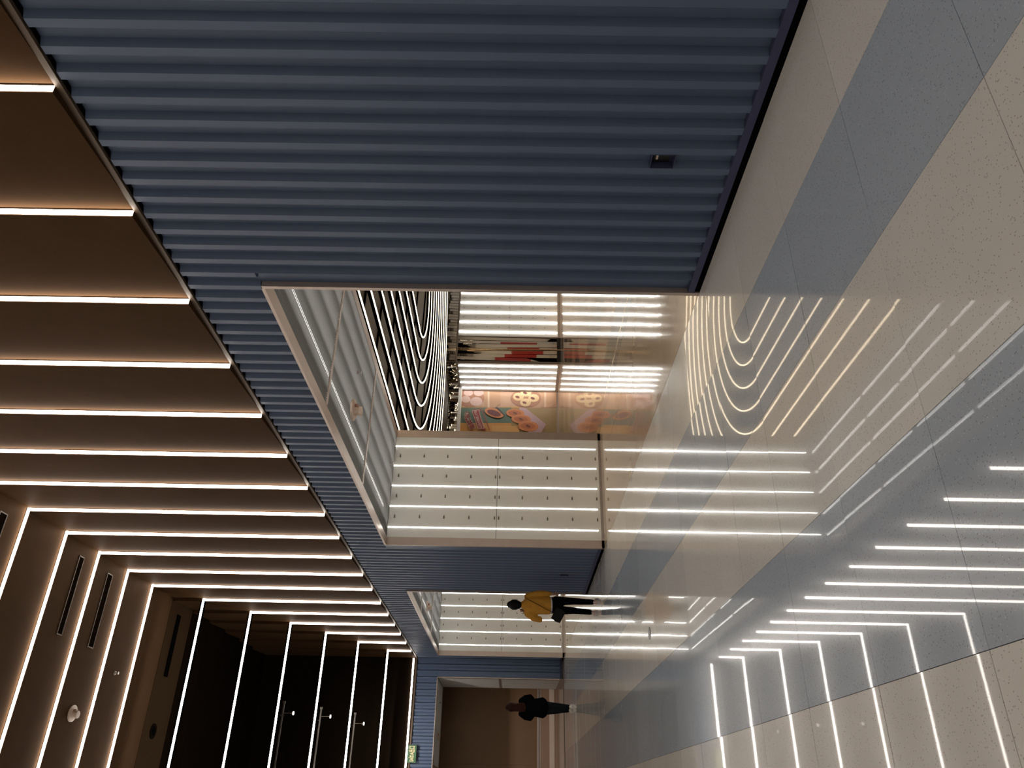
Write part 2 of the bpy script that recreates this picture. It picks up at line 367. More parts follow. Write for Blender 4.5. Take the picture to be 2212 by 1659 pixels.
# ================================================================== passages through the wall
def passage(idx, y0, y1, x0, x1, panel_label, panel2_label, lit=True):
    """mesh-lined passage from the corridor (x0) through to x1"""
    g = struct(MB().box(x0 + .002, x1 + .1, y0, y1, -.1, -.012).build('floor_passage_%d' % idx, joint), 'tan polished threshold floor of a passage')
    nx, ny = 3, 9; tx, ty = (PIN + .05 - x0 - .004) / nx, (y1 - y0) / ny
    me = MB().box(-tx / 2 + .001, tx / 2 - .001, -ty / 2 + .001, ty / 2 - .001, -.012, 0).mesh('tile'); me.materials.append(tan)
    for i in range(nx):
        for j in range(ny):
            o = put('tile', me, None, g); o.matrix_parent_inverse = Matrix(); o.location = (x0 + .004 + tx * (i + .5), y0 + ty * (j + .5), 0)
            o.rotation_euler = (random.uniform(-.001, .001), random.uniform(-.001, .001), 0)
    # steel surround
    fr = MB(); fw = .14
    for a, b in ((x0 - .012, x0 + fw), (x1 - fw, x1 + .012)):
        fr.box(a, b, y0 - .018, y0 + .024, 0, HEAD + .02); fr.box(a, b, y1 - .024, y1 + .018, 0, HEAD + .02); fr.box(a, b, y0 + .024, y1 - .024, HEAD - .002, HEAD + .03)
    fr_o = struct(fr.build('trim_%d' % (idx + 1), bronze), 'bronze steel surround of a passage')
    # ceiling: fine slats of the perforated metal with lamps above
    c = struct(MB().box(x0 + .085, x1, y0 - .02, y1 + .02, HEAD + .19, HEAD + .23).build('ceiling_passage_%d' % idx, mat('grey_backing', (.12, .12, .12), .6)), 'grey perforated metal ceiling of a passage')
    sl = MB(); x = x0 + fw + .01
    while x < x1 - fw - .01:
        sl.box(x, x + .0022, y0, y1, HEAD, HEAD + .0135); x += .031
    so = sl.build('perforated_sheet', mesh_grey, c); so['kind'] = 'stuff'
    for a, b in ((x0 + fw, x0 + fw + .004), (x1 - fw - .004, x1 - fw)): MB().box(a, b, y0, y1, HEAD, HEAD + .19).build('ceiling_edge', mesh_grey, c)
    for i in (1, 2):
        ys = y0 + (y1 - y0) * i / 3; MB().box(x0 + fw, x1 - fw, ys - .03, ys + .03, HEAD - .006, HEAD + .02).build('seam_strip', bronze, c)
    LX = [x0 + .33 + .413 * i for i in range(5)]
    ln = ['nearest the corridor', 'second from the corridor', 'in the middle', 'second from the hall', 'nearest the hall']
    for i, xx in enumerate(LX):
        t = thing('ceiling_tube', 'white light tube above the %s passage ceiling, %s' % (ORD[idx - 1], ln[i]), 'light tube', (xx, (y0 + y1) / 2, HEAD + .1), 'tubes above passage ceilings')
        MB().box(xx - .012, xx + .012, y0 + .05, y1 - .02, HEAD + .115, HEAD + .13).build('tube', led_above, t)
        MB().box(xx - .018, xx + .018, y0 + .05, y1 - .02, HEAD + .13, HEAD + .155).build('holder', white_paint, t)
    # lit side panels
    for side, yy, lab in ((1, y1, panel_label), (-1, y0, panel2_label)):
        t = thing('lit_side_panel', lab, 'wall panel', ((x0 + x1) / 2, yy, 0), 'lit mesh panels of the passages')
        a, b = (yy - .02, yy + .01) if side > 0 else (yy - .01, yy + .02)
        for i, (z0, z1) in enumerate(((.05, 2.008), (2.016, HEAD))): MB().box(x0 + fw, x1 - fw, a, b, z0, z1).build('mesh_sheet', mesh_panel, t)
        MB().box(x0 - .01, x1 + .01, a - .004, b + .004, 0, .05).build('base_strip', steel, t)
        fy = yy - .024 if side > 0 else yy + .024
        for xx in LX:
            MB().box(xx - .009, xx + .009, min(fy, yy - side * .018), max(fy, yy - side * .018), .1, HEAD - .005).build('light_tube', led_white, t)
        cm = MB().box(-.028, .024, -.004, .004, -.012, .012); cm.box(.02, .045, -.005, .002, -.004, .004); cme = cm.mesh('clip'); cme.materials.append(clip_m)
        for xx in LX[:4]:
            for z in (3.93, 3.46, 3.0, 2.53, 2.05, 1.97, 1.53, 1.05, .58, .11):
                o = put('clip', cme, None, t); o.matrix_parent_inverse = t.matrix_basis.inverted(); o.location = (xx + .207, yy - side * .024, z)
    return LX
passage(1, O1[0], O1[1], WX, PIN, 'tall white lit mesh panel on the far side of the near passage', 'lit mesh panel on the hidden near side of the near passage')
passage(2, O2[0], O2[1], WX, PIN, 'tall white lit mesh panel behind the walker in mustard', 'lit mesh panel on the hidden near side of the far passage')
sensor(4.95, 9.78, HEAD - .001, 'round cream sensor under the near passage ceiling', 1.05)
q = hit(922, 1310, 2, HEAD); sensor(q.x, q.y, HEAD - .001, 'round cream sensor under the far passage ceiling', 1.0)
for (px, py), lab in (((772, 805), 'small chrome sprinkler in the middle of the near passage ceiling'), ((843, 1000), 'small chrome sprinkler by the lit panel of the near passage')):
    q = hit(px, py, 2, HEAD); t = thing('sprinkler_head', lab, 'sprinkler', (q.x, q.y, HEAD))
    MB().lathe([(0, 0), (.035, 0), (.03, -.012), (.01, -.02), (.01, -.05), (.026, -.054), (.026, -.058), (0, -.058)], (q.x, q.y, HEAD), 16).build('body', steel, t)

# ================================================================== hall behind the near passage
HX1, HY0, HY1, HZ = 19.5, 3.0, 27.25, 4.42
CXH, CYH = 11.6, 15.85
def stadium(r_, n=40, ya=HY0 + .3, clip=6.72):
    """open U: up the near side, round the far end, back along the other side (clipped by the hall wall)"""
    pts = [(CXH - r_, y) for y in [ya + (CYH - ya) * i / 8 for i in range(8)]]
    pts += [(CXH - r_ * math.cos(a), CYH + r_ * math.sin(a)) for a in [math.pi * i / n for i in range(n + 1)]]
    pts += [(CXH + r_, CYH - (CYH - ya) * i / 8) for i in range(1, 9)]
    return pts
hf = struct(MB().box(PIN + .05, HX1, HY0, HY1 + .2, -.1, -.004).build('floor_hall', pink), 'hall floor with nested pink and grey oval bands')
rad = [.0, .8, 2.0, 3.0, 4.1, 5.05, 6.2, 7.2, 8.3, 9.3, 10.4]
for i in range(len(rad) - 1):
    a, b = stadium(max(rad[i], .001), 60), stadium(rad[i + 1], 60); mb = MB()
    cl = lambda p, z: (min(max(p[0], PIN + .056), HX1), min(p[1], HY1), z)
    for p, q in zip(a, b): mb.v += [cl(p, 0), cl(q, 0)]
    mb.f = [(2 * j, 2 * j + 1, 2 * j + 3, 2 * j + 2) for j in range(len(a) - 1)]
    me = bpy.data.meshes.new('floor_band'); me.from_pydata(mb.v, [], mb.f); me.validate(); me.update()
    bm_ = bmesh.new(); bm_.from_mesh(me); bmesh.ops.dissolve_degenerate(bm_, edges=bm_.edges, dist=1e-4); bmesh.ops.recalc_face_normals(bm_, faces=bm_.faces)
    for f_ in bm_.faces:
        if f_.normal.z < 0: f_.normal_flip()
    bm_.to_mesh(me); bm_.free()
    put('floor_band', me, grey if i % 2 == 0 else pink, hf)
MB().box(6.80, 6.825, HY0, HY1, -.002, .0008).build('brass_strip', brass, hf)
struct(MB().box(PIN - .02, HX1, HY0, HY1 + 2.5, HZ, HZ + .2).build('ceiling_hall', mat('hall_ceiling', (.06, .045, .025), .6)), 'dark hall ceiling above the oval light rings')
sbox('wall_hall_near', (PIN, HX1, HY0 - .2, HY0, 0, HZ), brown_trim, 'hall wall on the near side')
hw = MB()
for y0, y1 in ((HY0, O1[0] - .02), (O1[1] + .02, O2[0] - .02), (O2[1] + .02, HY1 + .3)): hw.box(PIN - .02, PIN, y0, y1, 0, HZ)
for a, b in (O1, O2): hw.box(PIN - .02, PIN, a - .02, b + .02, HEAD + .03, HZ)
struct(hw.build('wall_hall_west', MATS['brown_trim']), 'hall wall between the two passages')
struct(MB().box(HX1, HX1 + .2, HY0, HY1, 0, HZ).build('wall_hall_east', white_paint), 'far side wall of the hall')
struct(MB().box(PIN, 14.8, HY1, HY1 + .2, 0, HZ).box(14.8, HX1, 24.98, HY1 + .2, 0, HZ).build('wall_hall_back', mat('taupe_wall', (.42, .36, .31), .5)), 'taupe back wall of the hall')
# rings
RR = [1.3 + .585 * i for i in range(10)]
for i, r_ in enumerate(RR):
    if r_ < 4.85: runs = [stadium(r_, 48)]
    else:
        runs = []; cur = []
        for p in stadium(r_, 90):
            if p[0] > PIN + .2 and p[0] < HX1 - .3: cur.append(p)
            elif cur: runs.append(cur); cur = []
        if cur: runs.append(cur)
    lab = 'oval ceiling light ring in the hall, %s from the middle' % ORD[i]
    t = thing('oval_light_ring', lab, 'ceiling light', (CXH - min(r_, 4.8), CYH, 4.1), 'oval light rings of the hall')
    for run in runs:
        MB().sweep(run, .02, 4.104, 4.165).build('fin', black_m, t); MB().sweep(run, .018, 4.090, 4.104).build('light_strip', led_ring, t)
# black joints of the hall ceiling panels
for i in range(12):
    y = 8.2 + i * 1.45
    tj = MB().box(PIN + .2, HX1 - 1, y, y + .05, HZ - .03, HZ).build('trim_%d' % (i + 10), black_m); struct(tj, 'black joint in the hall ceiling')

def lit_panel(label, org, dx, w, h, nled, group='lit mesh panels of the hall'):
    """panel with vertical light tubes; dx = plan direction of its width, facing the left-hand normal of dx turned to the viewer"""
    d_ = Vector((dx[0], dx[1], 0)); n_ = Vector((d_.y, -d_.x, 0)); o0 = Vector(org)
    t = thing('lit_hall_panel', label, 'wall panel', tuple(o0 + d_ * w / 2), group)
    def bx(name, a0, a1, n0, n1, z0, z1, m):
        mb = MB(); pts = [(a0, n0), (a1, n0), (a1, n1), (a0, n1)]
        return mb.prism(pts, lambda p, s: tuple(o0 + d_ * p[0] + n_ * p[1] + Vector((0, 0, z1 if s else z0)))).build(name, m, t)
    bx('mesh_sheet', .03, w - .03, 0, .02, .1, h * .5 - .004, mesh_panel); bx('mesh_sheet', .03, w - .03, 0, .02, h * .5 + .004, h, mesh_panel)
    bx('edge_strip', 0, .03, 0, .03, 0, h, steel); bx('edge_strip', w - .03, w, 0, .03, 0, h, steel); bx('base_strip', .03, w - .03, 0, .028, 0, .1, steel)
    p_ = w / nled
    for i in range(nled):
        c_ = p_ * (i + .5); bx('light_tube', c_ - .009, c_ + .009, .02, .052, .12, h - .01, led_white)
        if i:
            for z in (3.8, 3.33, 2.87, 2.4, 2.0, 1.53, 1.07, .6): bx('clip', p_ * i - .012, p_ * i + .012, .02, .026, z - .03, z + .03, steel)
lit_panel('wide white lit mesh panel right of the mirror strips in the hall', (15.9, 24.95, 0), (1, 0), 2.3, 3.96, 5)
lit_panel('narrow white lit mesh panel between mirror strips and food poster', (14.78, 27.2, 0), (0, -1), 2.2, 3.93, 5)
MB().box(14.72, HX1, 24.90, 24.97, 3.96, 4.02).build('trim_30', steel); struct(bpy.data.objects['trim_30'], 'steel lintel over the hall panels')
struct(MB().box(12.2, 14.76, 26.95, 27.24, 3.88, 4.0).build('trim_31', white_paint), 'pale lintel over the food poster')
# mirror strips
def strips(name, label, org, dx, w, z0, z1, sw, jit, black_base=False, tilt=0.):
    d_ = Vector((dx[0], dx[1], 0)); n_ = Vector((d_.y, -d_.x, 0)); o0 = Vector(org)
    t = thing(name, label, 'mirror', tuple(o0 + d_ * w / 2 + Vector((0, 0, z0))))
    k_ = max(1, round(w / sw)); me = MB().box(-.5 * w / k_ + .008, .5 * w / k_ - .008, -.01, .01, z0 - (z0 + z1) / 2, z1 - (z0 + z1) / 2).mesh('mirror_strip'); me.materials.append(mirror)
    ang = math.atan2(d_.y, d_.x)
    for i in range(k_):
        o = put('mirror_strip', me, None, t); o.matrix_parent_inverse = t.matrix_basis.inverted()
        o.location = o0 + d_ * (w / k_ * (i + .5)) + n_ * .03 + Vector((0, 0, (z0 + z1) / 2)); o.rotation_euler = (tilt + random.uniform(-jit, jit) * .35, 0, ang + random.uniform(-jit, jit))
    mb = MB(); mb.prism([(0, 0), (w, 0), (w, .012), (0, .012)], lambda p, s: tuple(o0 + d_ * p[0] + n_ * p[1] + Vector((0, 0, z1 if s else z0)))).build('backing', black_m, t)
    if black_base:
        mb = MB(); mb.prism([(0, 0), (w, 0), (w, .05), (0, .05)], lambda p, s: tuple(o0 + d_ * p[0] + n_ * p[1] + Vector((0, 0, z0 if s else 0)))).build('black_base', black, t)
    return t
mc = strips('mirror_column', 'column of tall narrow mirror strips on a black base', (14.83, 24.97, 0), (1, 0), 1.05, .14, 3.96, .15, .10, True)
MB().box(15.30, 15.33, 24.86, 24.90, 0, 4.3).build('pole', brass, mc)
strips('mirror_frieze', 'glittering frieze of mirror strips above the mirror column and wide lit panel', (14.80, 24.93, 0), (1, 0), 4.6, 4.03, 4.40, .13, .06, False, .043)
strips('mirror_frieze', 'glittering frieze of mirror strips above the food poster', (12.0, 27.22, 0), (1, 0), 2.65, 4.01, 4.40, .11, .06, False, .043)
strips('mirror_frieze', 'glittering frieze of mirror strips above the narrow lit panel', (14.76, 27.12, 0), (0, -1), 2.1, 4.0, 4.40, .11, .06, False, .043)
# made-up white boards, added for the mirror strips to reflect
t = thing('shop_hoarding', 'white shop hoarding with red pictures, seen only in the mirror strips', 'hoarding', (HX1 - .05, 12, 0))
for i in range(7):
    y0 = 5.5 + i * 2.6; p_ = MB().box(HX1 - .06, HX1 - .01, y0, y0 + 2.58, .1, 3.8).build('board', white_paint, t)
    if i % 2: MB().box(HX1 - .065, HX1 - .06, y0 + .5, y0 + 2.1, .7, 2.4).build('picture', mat('red_print_%d' % i, (.45, .03, .03), .4), p_)

# ---------- food poster (a flat print on the back wall)
PC = lambda n, *c: MATS.get(n) or mat(n, tuple(v * .62 for v in srgb(*c)[:3]), .45)
tpo = thing('food_poster', 'large poster of buns and dim sum with red Chinese lettering', 'poster', (13.4, 27.2, 0))
PY = 27.21
def Z(X, Y): q = hit(980 + X / 8.508, 820 + Y / 8.508, 1, PY); return (min(q.x, 14.735), max(q.z, .02))
_lay = [0]
def flat(name, pts, m, parent=tpo, lift=None):
    _lay[0] += 1; yb = PY - .0012 * (_lay[0] if lift is None else lift)
    return MB().prism(pts, lambda p, t: (p[0], yb if t else yb + .001, p[1])).build(name, m, parent)
def rect(name, X0, X1, Y0_, Y1, m, parent=tpo): return flat(name, [Z(X0, Y0_), Z(X1, Y0_), Z(X1, Y1), Z(X0, Y1)], m, parent)
def oval(name, X, Y, rx, ry, m, rot=0, parent=tpo, n=28, cut=None):
    pts = []
    for i in range(n):
        a = 2 * math.pi * i / n; u, v = rx * math.cos(a), ry * math.sin(a); c, s = math.cos(rot), math.sin(rot)
        xx, yy = X + u * c - v * s, Y + u * s + v * c
        if cut: xx = min(max(xx, cut[0]), cut[1]); yy = max(yy, cut[2])
        pts.append(Z(xx, yy))
    return flat(name, pts, m, parent)
bgd = rect('pale_board', 120, 1890, 185, 525, PC('p_peach', 205, 160, 128))
rect('orange_board', 100, 1210, 500, 1250, PC('p_orange', 214, 150, 70)); rect('teal_board', 125, 1065, 515, 800, PC('p_teal', 88, 112, 92))
rect('olive_board', 1060, 1890, 522, 1250, PC('p_olive', 160, 132, 82)); rect('door_picture', 700, 1205, 850, 1250, PC('p_orange2', 222, 165, 90))
rect('bamboo_steamer', 560, 862, 192, 515, PC('p_bamboo', 196, 148, 110)); rect('bamboo_band', 625, 660, 192, 515, PC('p_band', 226, 190, 160))
oval('steamer_tray', 300, 340, 270, 165, PC('p_tray', 176, 118, 86), cut=(130, 562, 190))
for X, Y, a in ((270, 245, 85), (460, 240, 90), (225, 365, 85), (415, 405, 112)):
    oval('white_bun', X, Y, a, a * .72, PC('p_bun', 222, 182, 170), cut=(130, 560, 190))
oval('steamer_tray', 1330, 345, 285, 165, PC('p_tray', 176, 118, 86), cut=(1040, 1600, 190)); rect('bamboo_steamer', 1600, 1888, 195, 510, PC('p_bamboo', 196, 148, 110)); rect('bamboo_band', 1665, 1700, 195, 512, PC('p_band', 226, 190, 160))
for X, Y in ((1190, 320), (1330, 245), (1470, 345), (1320, 425)):
    b_ = oval('filled_bun', X, Y, 100, 72, PC('p_cream', 236, 200, 150), cut=(1040, 1600, 192)); oval('filling', X - 18, Y + 4, 40, 22, PC('p_fill', 120, 40, 34), .3, b_, cut=(1040, 1600, 195))
for x0 in (780, 1800):
    for i in range(3): flat('dash_mark', [Z(x0 + i * 22, 500 - i * 16), Z(x0 + 30 + i * 22, 490 - i * 16), Z(x0 + 32 + i * 22, 494 - i * 16), Z(x0 + 2 + i * 22, 505 - i * 16)], PC('p_ink', 50, 36, 30))
flat('serving_board', [Z(1200, 530), Z(1320, 528), Z(1700, 830), Z(1600, 1000), Z(1420, 1100)], PC('p_lilac', 196, 160, 166))
for X, Y, a, b in ((1130, 625, 168, 80), (1240, 735, 178, 82), (1370, 865, 190, 95)):
    bn = oval('golden_bun', X, Y, a, b, PC('p_golden', 214, 130, 72), .06); oval('toasted_top', X - 6, Y - 4, a * .72, b * .6, PC('p_toast', 190, 104, 54), .06, bn); oval('seed_mark', X - 2, Y, a * .25, b * .22, PC('p_seed', 120, 62, 40), .4, bn)
cb = oval('cut_bun', 745, 620, 180, 82, PC('p_golden', 214, 130, 72), .3); oval('red_filling', 740, 625, 130, 52, PC('p_redbean', 110, 32, 34), .3, cb)
flat('black_bar', [Z(760, 518), Z(810, 518), Z(945, 665), Z(920, 668)], PC('p_ink', 50, 36, 30))
flat('ribbon_tail', [Z(368, 548), Z(430, 562), Z(490, 540), Z(500, 590), Z(380, 590)], PC('p_red', 150, 20, 22)); flat('ribbon_tail', [Z(500, 905), Z(575, 895), Z(600, 940), Z(560, 935), Z(520, 945)], PC('p_red', 150, 20, 22))
flat('ribbon_edge', [Z(332, 578), Z(470, 562), Z(500, 700), Z(572, 905), Z(450, 925), Z(390, 750)], PC('p_white', 226, 190, 172))
flat('ribbon', [Z(344, 586), Z(462, 570), Z(490, 700), Z(556, 900), Z(458, 912), Z(400, 750)], PC('p_red', 150, 20, 22))
def glyph(ch, X, Y, size, m, rot=0, bold=.0, lift=1):
    q = Z(X, Y); text_mesh('lettering', ch, size, m, tpo, FACE_NEG_Y(q[0], PY - .0012 * (_lay[0] + lift), q[1], rot), .0003, bold)
for ch, X, Y in (('皇', 345, 872), ('牌', 300, 797), ('點', 262, 715), ('心', 250, 640)):
    glyph(ch, X, Y, .23, PC('p_white', 226, 190, 172), .35, .018); glyph(ch, X, Y, .23, PC('p_red', 150, 20, 22), .35, .004, 3)
for ch, X, Y in zip('流沙川味酥皮包', (500, 482, 464, 447, 432, 416, 405), (880, 835, 787, 740, 693, 645, 598)):
    glyph(ch, X, Y, .13, PC('p_white', 226, 190, 172), .3, .002, 4)
for i in range(14):
    a = i / 13; X, Y = 515 + 125 * a, 560 + 360 * a; flat('small_print', [Z(X, Y), Z(X + 26, Y - 2), Z(X + 30, Y + 16), Z(X + 4, Y + 18)], PC('p_rose', 170, 80, 70))

# ================================================================== end wall with its wide opening
rib2f = MB().prism([(0, 0), (RA, 0), (RA + RS, RD), (RA + RS + RB_, RD), (P, 0), (P, RD + .02), (0, RD + .02)], lambda p, t: (-p[0], p[1], RT if t else .11)).mesh('rib')
rib2h = MB().prism([(0, 0), (RA, 0), (RA + RS, RD), (RA + RS + RB_, RD), (P, 0), (P, RD + .02), (0, RD + .02)], lambda p, t: (-p[0], p[1], RT if t else HEAD + .05)).mesh('rib')
for me in (rib2f, rib2h): me.materials.append(blue)
EX0, EX1 = -3.5, 3.58
yb_ = YE + RD + .02
we = struct(MB().box(EX1 + .02, WX + .1, yb_, YE + 2.3, 0, RT).box(XL, EX0 - .02, yb_, YE + 2.3, 0, RT).box(EX0 - .02, EX1 + .02, yb_, YE + 2.3, HEAD + .06, RT).build('wall_end', black_m), 'blue ribbed end wall')
x = WX
while x - P > XL:
    full = not (x > EX0 - .02 and x - P < EX1 + .019)
    if x > -1.2 or full:
        o = put('rib', rib2f if full else rib2h, None, we); o.matrix_parent_inverse = Matrix(); o.location = (x, YE, 0)
    x -= P
MB().box(EX1 + .025, WX - 2 * P, YE + .01, yb_, .11, HEAD + .06).build('edge_strip', blue, we)
MB().box(XL, -1.2, YE + .01, yb_, HEAD + .06, RT).build('rib_field', blue, we)
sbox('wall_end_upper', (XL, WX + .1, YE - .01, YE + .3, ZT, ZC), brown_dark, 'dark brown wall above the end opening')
struct(MB().box(XL, WX - .012, YE - .04, YE + .3, RT + .012, ZT).build('trim_5', brown_trim), 'brown ledge trim above the end wall')
be = struct(MB().box(EX1 + .03, WX, YE - .004, yb_, .05, .11).build('baseboard_end', blue_skirt), 'blue skirting at the end wall'); MB().box(EX1 + .03, WX, YE + .004, yb_, 0, .05).build('shadow_base', black, be)
YI = YE + 2.3
fo = MB(); fo.box(EX1, EX1 + .025, YE - .02, YE + .14, 0, HEAD + .05); fo.box(EX0, EX1 + .025, YE - .02, YE + .14, HEAD + .02, HEAD + .05); fo.box(EX1, EX1 + .025, YI - .1, YI, 0, HEAD + .05); fo.box(EX0, EX1 + .025, YI - .1, YI, HEAD + .02, HEAD + .05)
struct(fo.build('trim_6', bronze), 'bronze steel surround of the end opening')
t = thing('grey_side_panel', 'pale grey mesh panel lining the right side of the end opening', 'wall panel', (EX1, YE + 1.1, 0))
for z0, z1 in ((.12, 2.0), (2.09, HEAD + .02)): MB().box(EX1 + .002, EX1 + .018, YE + .14, YI - .1, z0, z1).build('mesh_sheet', mesh_panel, t)
MB().box(EX1 - .002, EX1 + .018, YE + .14, YI - .1, 2.0, 2.09).build('seam_strip', bronze, t); MB().box(EX1 - .004, EX1 + .018, YE - .02, YI, 0, .12).build('base_strip', bronze, t)
c = struct(MB().box(EX0, EX1, YE + .14, YI - .1, HEAD + .21, HEAD + .25).build('ceiling_end', MATS['grey_backing']), 'pale grey perforated ceiling of the end opening')
sl = MB(); yy = YE + .15
while yy < YI - .11: sl.box(EX0, EX1, yy, yy + .0022, HEAD + .03, HEAD + .0435); yy += .031
sl.build('perforated_sheet', mesh_panel, c)['kind'] = 'stuff'
for i, yy in enumerate((YE + .4, YE + .8, YE + 1.2, YE + 1.6, YE + 2.0)):
    t = thing('ceiling_tube', 'white light tube above the end opening ceiling, %s from the corridor' % ORD[i], 'light tube', (0, yy, HEAD + .12), 'tubes above passage ceilings')
    MB().box(EX0 + .05, EX1 - .03, yy - .01, yy + .01, HEAD + .115, HEAD + .13).build('tube', led_dim, t); MB().box(EX0 + .05, EX1 - .03, yy - .016, yy + .016, HEAD + .13, HEAD + .15).build('holder', white_paint, t)
for xs in (1.0, -1.6): MB().box(xs - .05, xs + .05, YE + .14, YI - .1, HEAD + .02, HEAD + .03).build('seam_strip', bronze, c)
q = hit(944, 1590, 2, HEAD + .03); sensor(q.x, min(q.y, YI - .4), HEAD + .03, 'small round cream sensor under the end opening ceiling', .8)
q = hit(950, 1519, 2, HEAD + .03); t = thing('sprinkler_head', 'tiny dark sprinkler under the end opening ceiling', 'sprinkler', (q.x, YE + 1.2, HEAD + .03)); MB().lathe([(0, 0), (.03, 0), (.028, -.02), (.01, -.03), (.01, -.06), (.03, -.065), (0, -.07)], (q.x, YE + 1.2, HEAD + .03), 14).build('body', steel, t)
sbox('floor_end', (XL, WX, YE + .0, 34, -.1, 0), mat('brown_polished_floor', (.36, .27, .22), .12), 'brown polished floor beyond the end opening')
t = thing('brown_hoarding', 'plain brown hoarding closing off the end opening', 'hoarding', (0, 30, 0))
for i in range(4):
    x0 = -7.0 + i * 2.75; MB().box(x0, x0 + 2.745, 30, 30.06, .72, 4.6).build('board', hoard, t)
MB().box(-7, 4.0, 29.97, 30.05, .66, .72).build('rail', bronze, t); MB().box(-7, 4.0, 29.985, 30.05, .60, .64).build('rail', bronze, t)
MB().box(-7, 4.0, 29.98, 30.05, .28, .60).build('lower_panel', hoard_lo, t); MB().box(-7, 4.0, 29.93, 30.05, .1, .28).build('kick_board', plastic, t); MB().box(-7, 4.0, 29.95, 30.05, 0, .1).build('kick_base', hoard_lo, t)
sbox('wall_end_room_right', (WX, WX + .1, YI, 34, 0, 5), hoard, 'brown wall of the room beyond the end opening'); sbox('ceiling_end_room', (XL, WX + .1, YI, 34, 4.6, 4.8), brown_dark, 'dark ceiling of the room beyond the end opening')
# exit sign
x0, x1, z0, z1, ys = 1.09, 1.58, 4.575, 4.845, YE - .13
t = thing('exit_sign', 'green exit sign with cream letters on the ledge above the end wall', 'sign', ((x0 + x1) / 2, ys, z0))
MB().box(x0, x1, ys, ys + .06, z0, z1).build('panel', mat('sign_green', srgb(62, 110, 66), .4), t)
MB().box(x0 + .02, x1 - .02, ys + .06, YE - .01, ZT - .05, ZT - .02).build('bracket', brown_trim, t)
cream = mat('sign_cream', srgb(248, 232, 180), .4)
text_mesh('lettering', 'SAÍDA', .15, cream, t, FACE_NEG_Y(x0 + .155, ys - .003, (z0 + z1) / 2 - .01) @ Matrix.Diagonal((.62, 1.05, 1, 1)), .002, .004)
text_mesh('lettering', '出口', .21, cream, t, FACE_NEG_Y(x1 - .115, ys - .003, (z0 + z1) / 2 - .01) @ Matrix.Diagonal((.46, .95, 1, 1)), .002, .006)

# ================================================================== people
def organic(name, parts, m, parent, vox=.014, smooth=6):
    """one closed skin grown over overlapping tapered limbs: parts = list of [(x, y, z, rx, ry), ...] polylines (rx across, ry along the second axis)"""
    bm_ = bmesh.new(); seg = 14
    for line in parts:
        n_ = len(line); rings = []
        def frame(i):
            a = Vector(line[max(i - 1, 0)][:3]); b = Vector(line[min(i + 1, n_ - 1)][:3]); t_ = (b - a).normalized()
            u = Vector((1, 0, 0)) if abs(t_.x) < .8 else Vector((0, 0, 1)); v = t_.cross(u).normalized(); u = v.cross(t_).normalized(); return t_, u, v
        ext = []
        t0 = frame(0)[0]; tn = frame(n_ - 1)[0]
        for i, L_ in enumerate(line):
            t_, u, v = frame(i); p = Vector(L_[:3]); rx, ry = L_[3], L_[4]
            if i == 0:
                m_ = min(rx, ry)
                for s_, k_ in ((.85, .45), (.5, .8)): ext.append((p - t_ * m_ * s_, u * rx * k_, v * ry * k_))
            ext.append((p, u * rx, v * ry))
            if i == n_ - 1:
                m_ = min(rx, ry)
                for s_, k_ in ((.5, .8), (.85, .45)): ext.append((p + t_ * m_ * s_, u * rx * k_, v * ry * k_))
        # first cap rings were appended in far-to-near order already
        for p, u, v in ext: rings.append([bm_.verts.new(p + u * math.cos(2 * math.pi * j / seg) + v * math.sin(2 * math.pi * j / seg)) for j in range(seg)])
        for a, b in zip(rings, rings[1:]):
            for j in range(seg): bm_.faces.new((a[j], a[(j + 1) % seg], b[(j + 1) % seg], b[j]))
        bm_.faces.new(rings[0][::-1]); bm_.faces.new(rings[-1])
    bmesh.ops.recalc_face_normals(bm_, faces=bm_.faces)
    me = bpy.data.meshes.new(name); bm_.to_mesh(me); bm_.free(); me.materials.append(m)
    o = bpy.data.objects.new(name, me); COL.objects.link(o); o.parent = parent
    rm = o.modifiers.new('remesh', 'REMESH'); rm.mode = 'VOXEL'; rm.voxel_size = vox; rm.use_smooth_shade = True
    if smooth: sm = o.modifiers.new('smooth', 'SMOOTH'); sm.iterations = smooth; sm.factor = .5
    return o
skin = mat('skin', (.42, .23, .15), .5); hair_blk = mat('hair_black', (.004, .0035, .0035), .5, spec=.12, bump=.3, bscale=120, stretch=(1, 1, .1)); hair_red = mat('hair_auburn', (.028, .009, .005), .6, spec=.1, bump=.4, bscale=140, stretch=(1, 1, .08))
mustard = mat('mustard_knit', (.50, .235, .022), .85, 0, .15, 14, .3, 90); cloth_blk = mat('black_cloth', (.004, .004, .0045), .9, spec=.0); denim = mat('dark_denim', (.011, .013, .015), .9, 0, .25, 30, spec=.0)
white_cl = mat('white_cotton', (.55, .52, .55), .8); shoe_m = mat('pale_sneaker', (.62, .47, .42), .55); shoe_w = mat('white_sneaker', (.72, .67, .58), .55); leather = mat('black_leather', (.005, .0045, .0045), .5, spec=.15); phone_m = mat('phone_dark', (.02, .02, .022), .3)

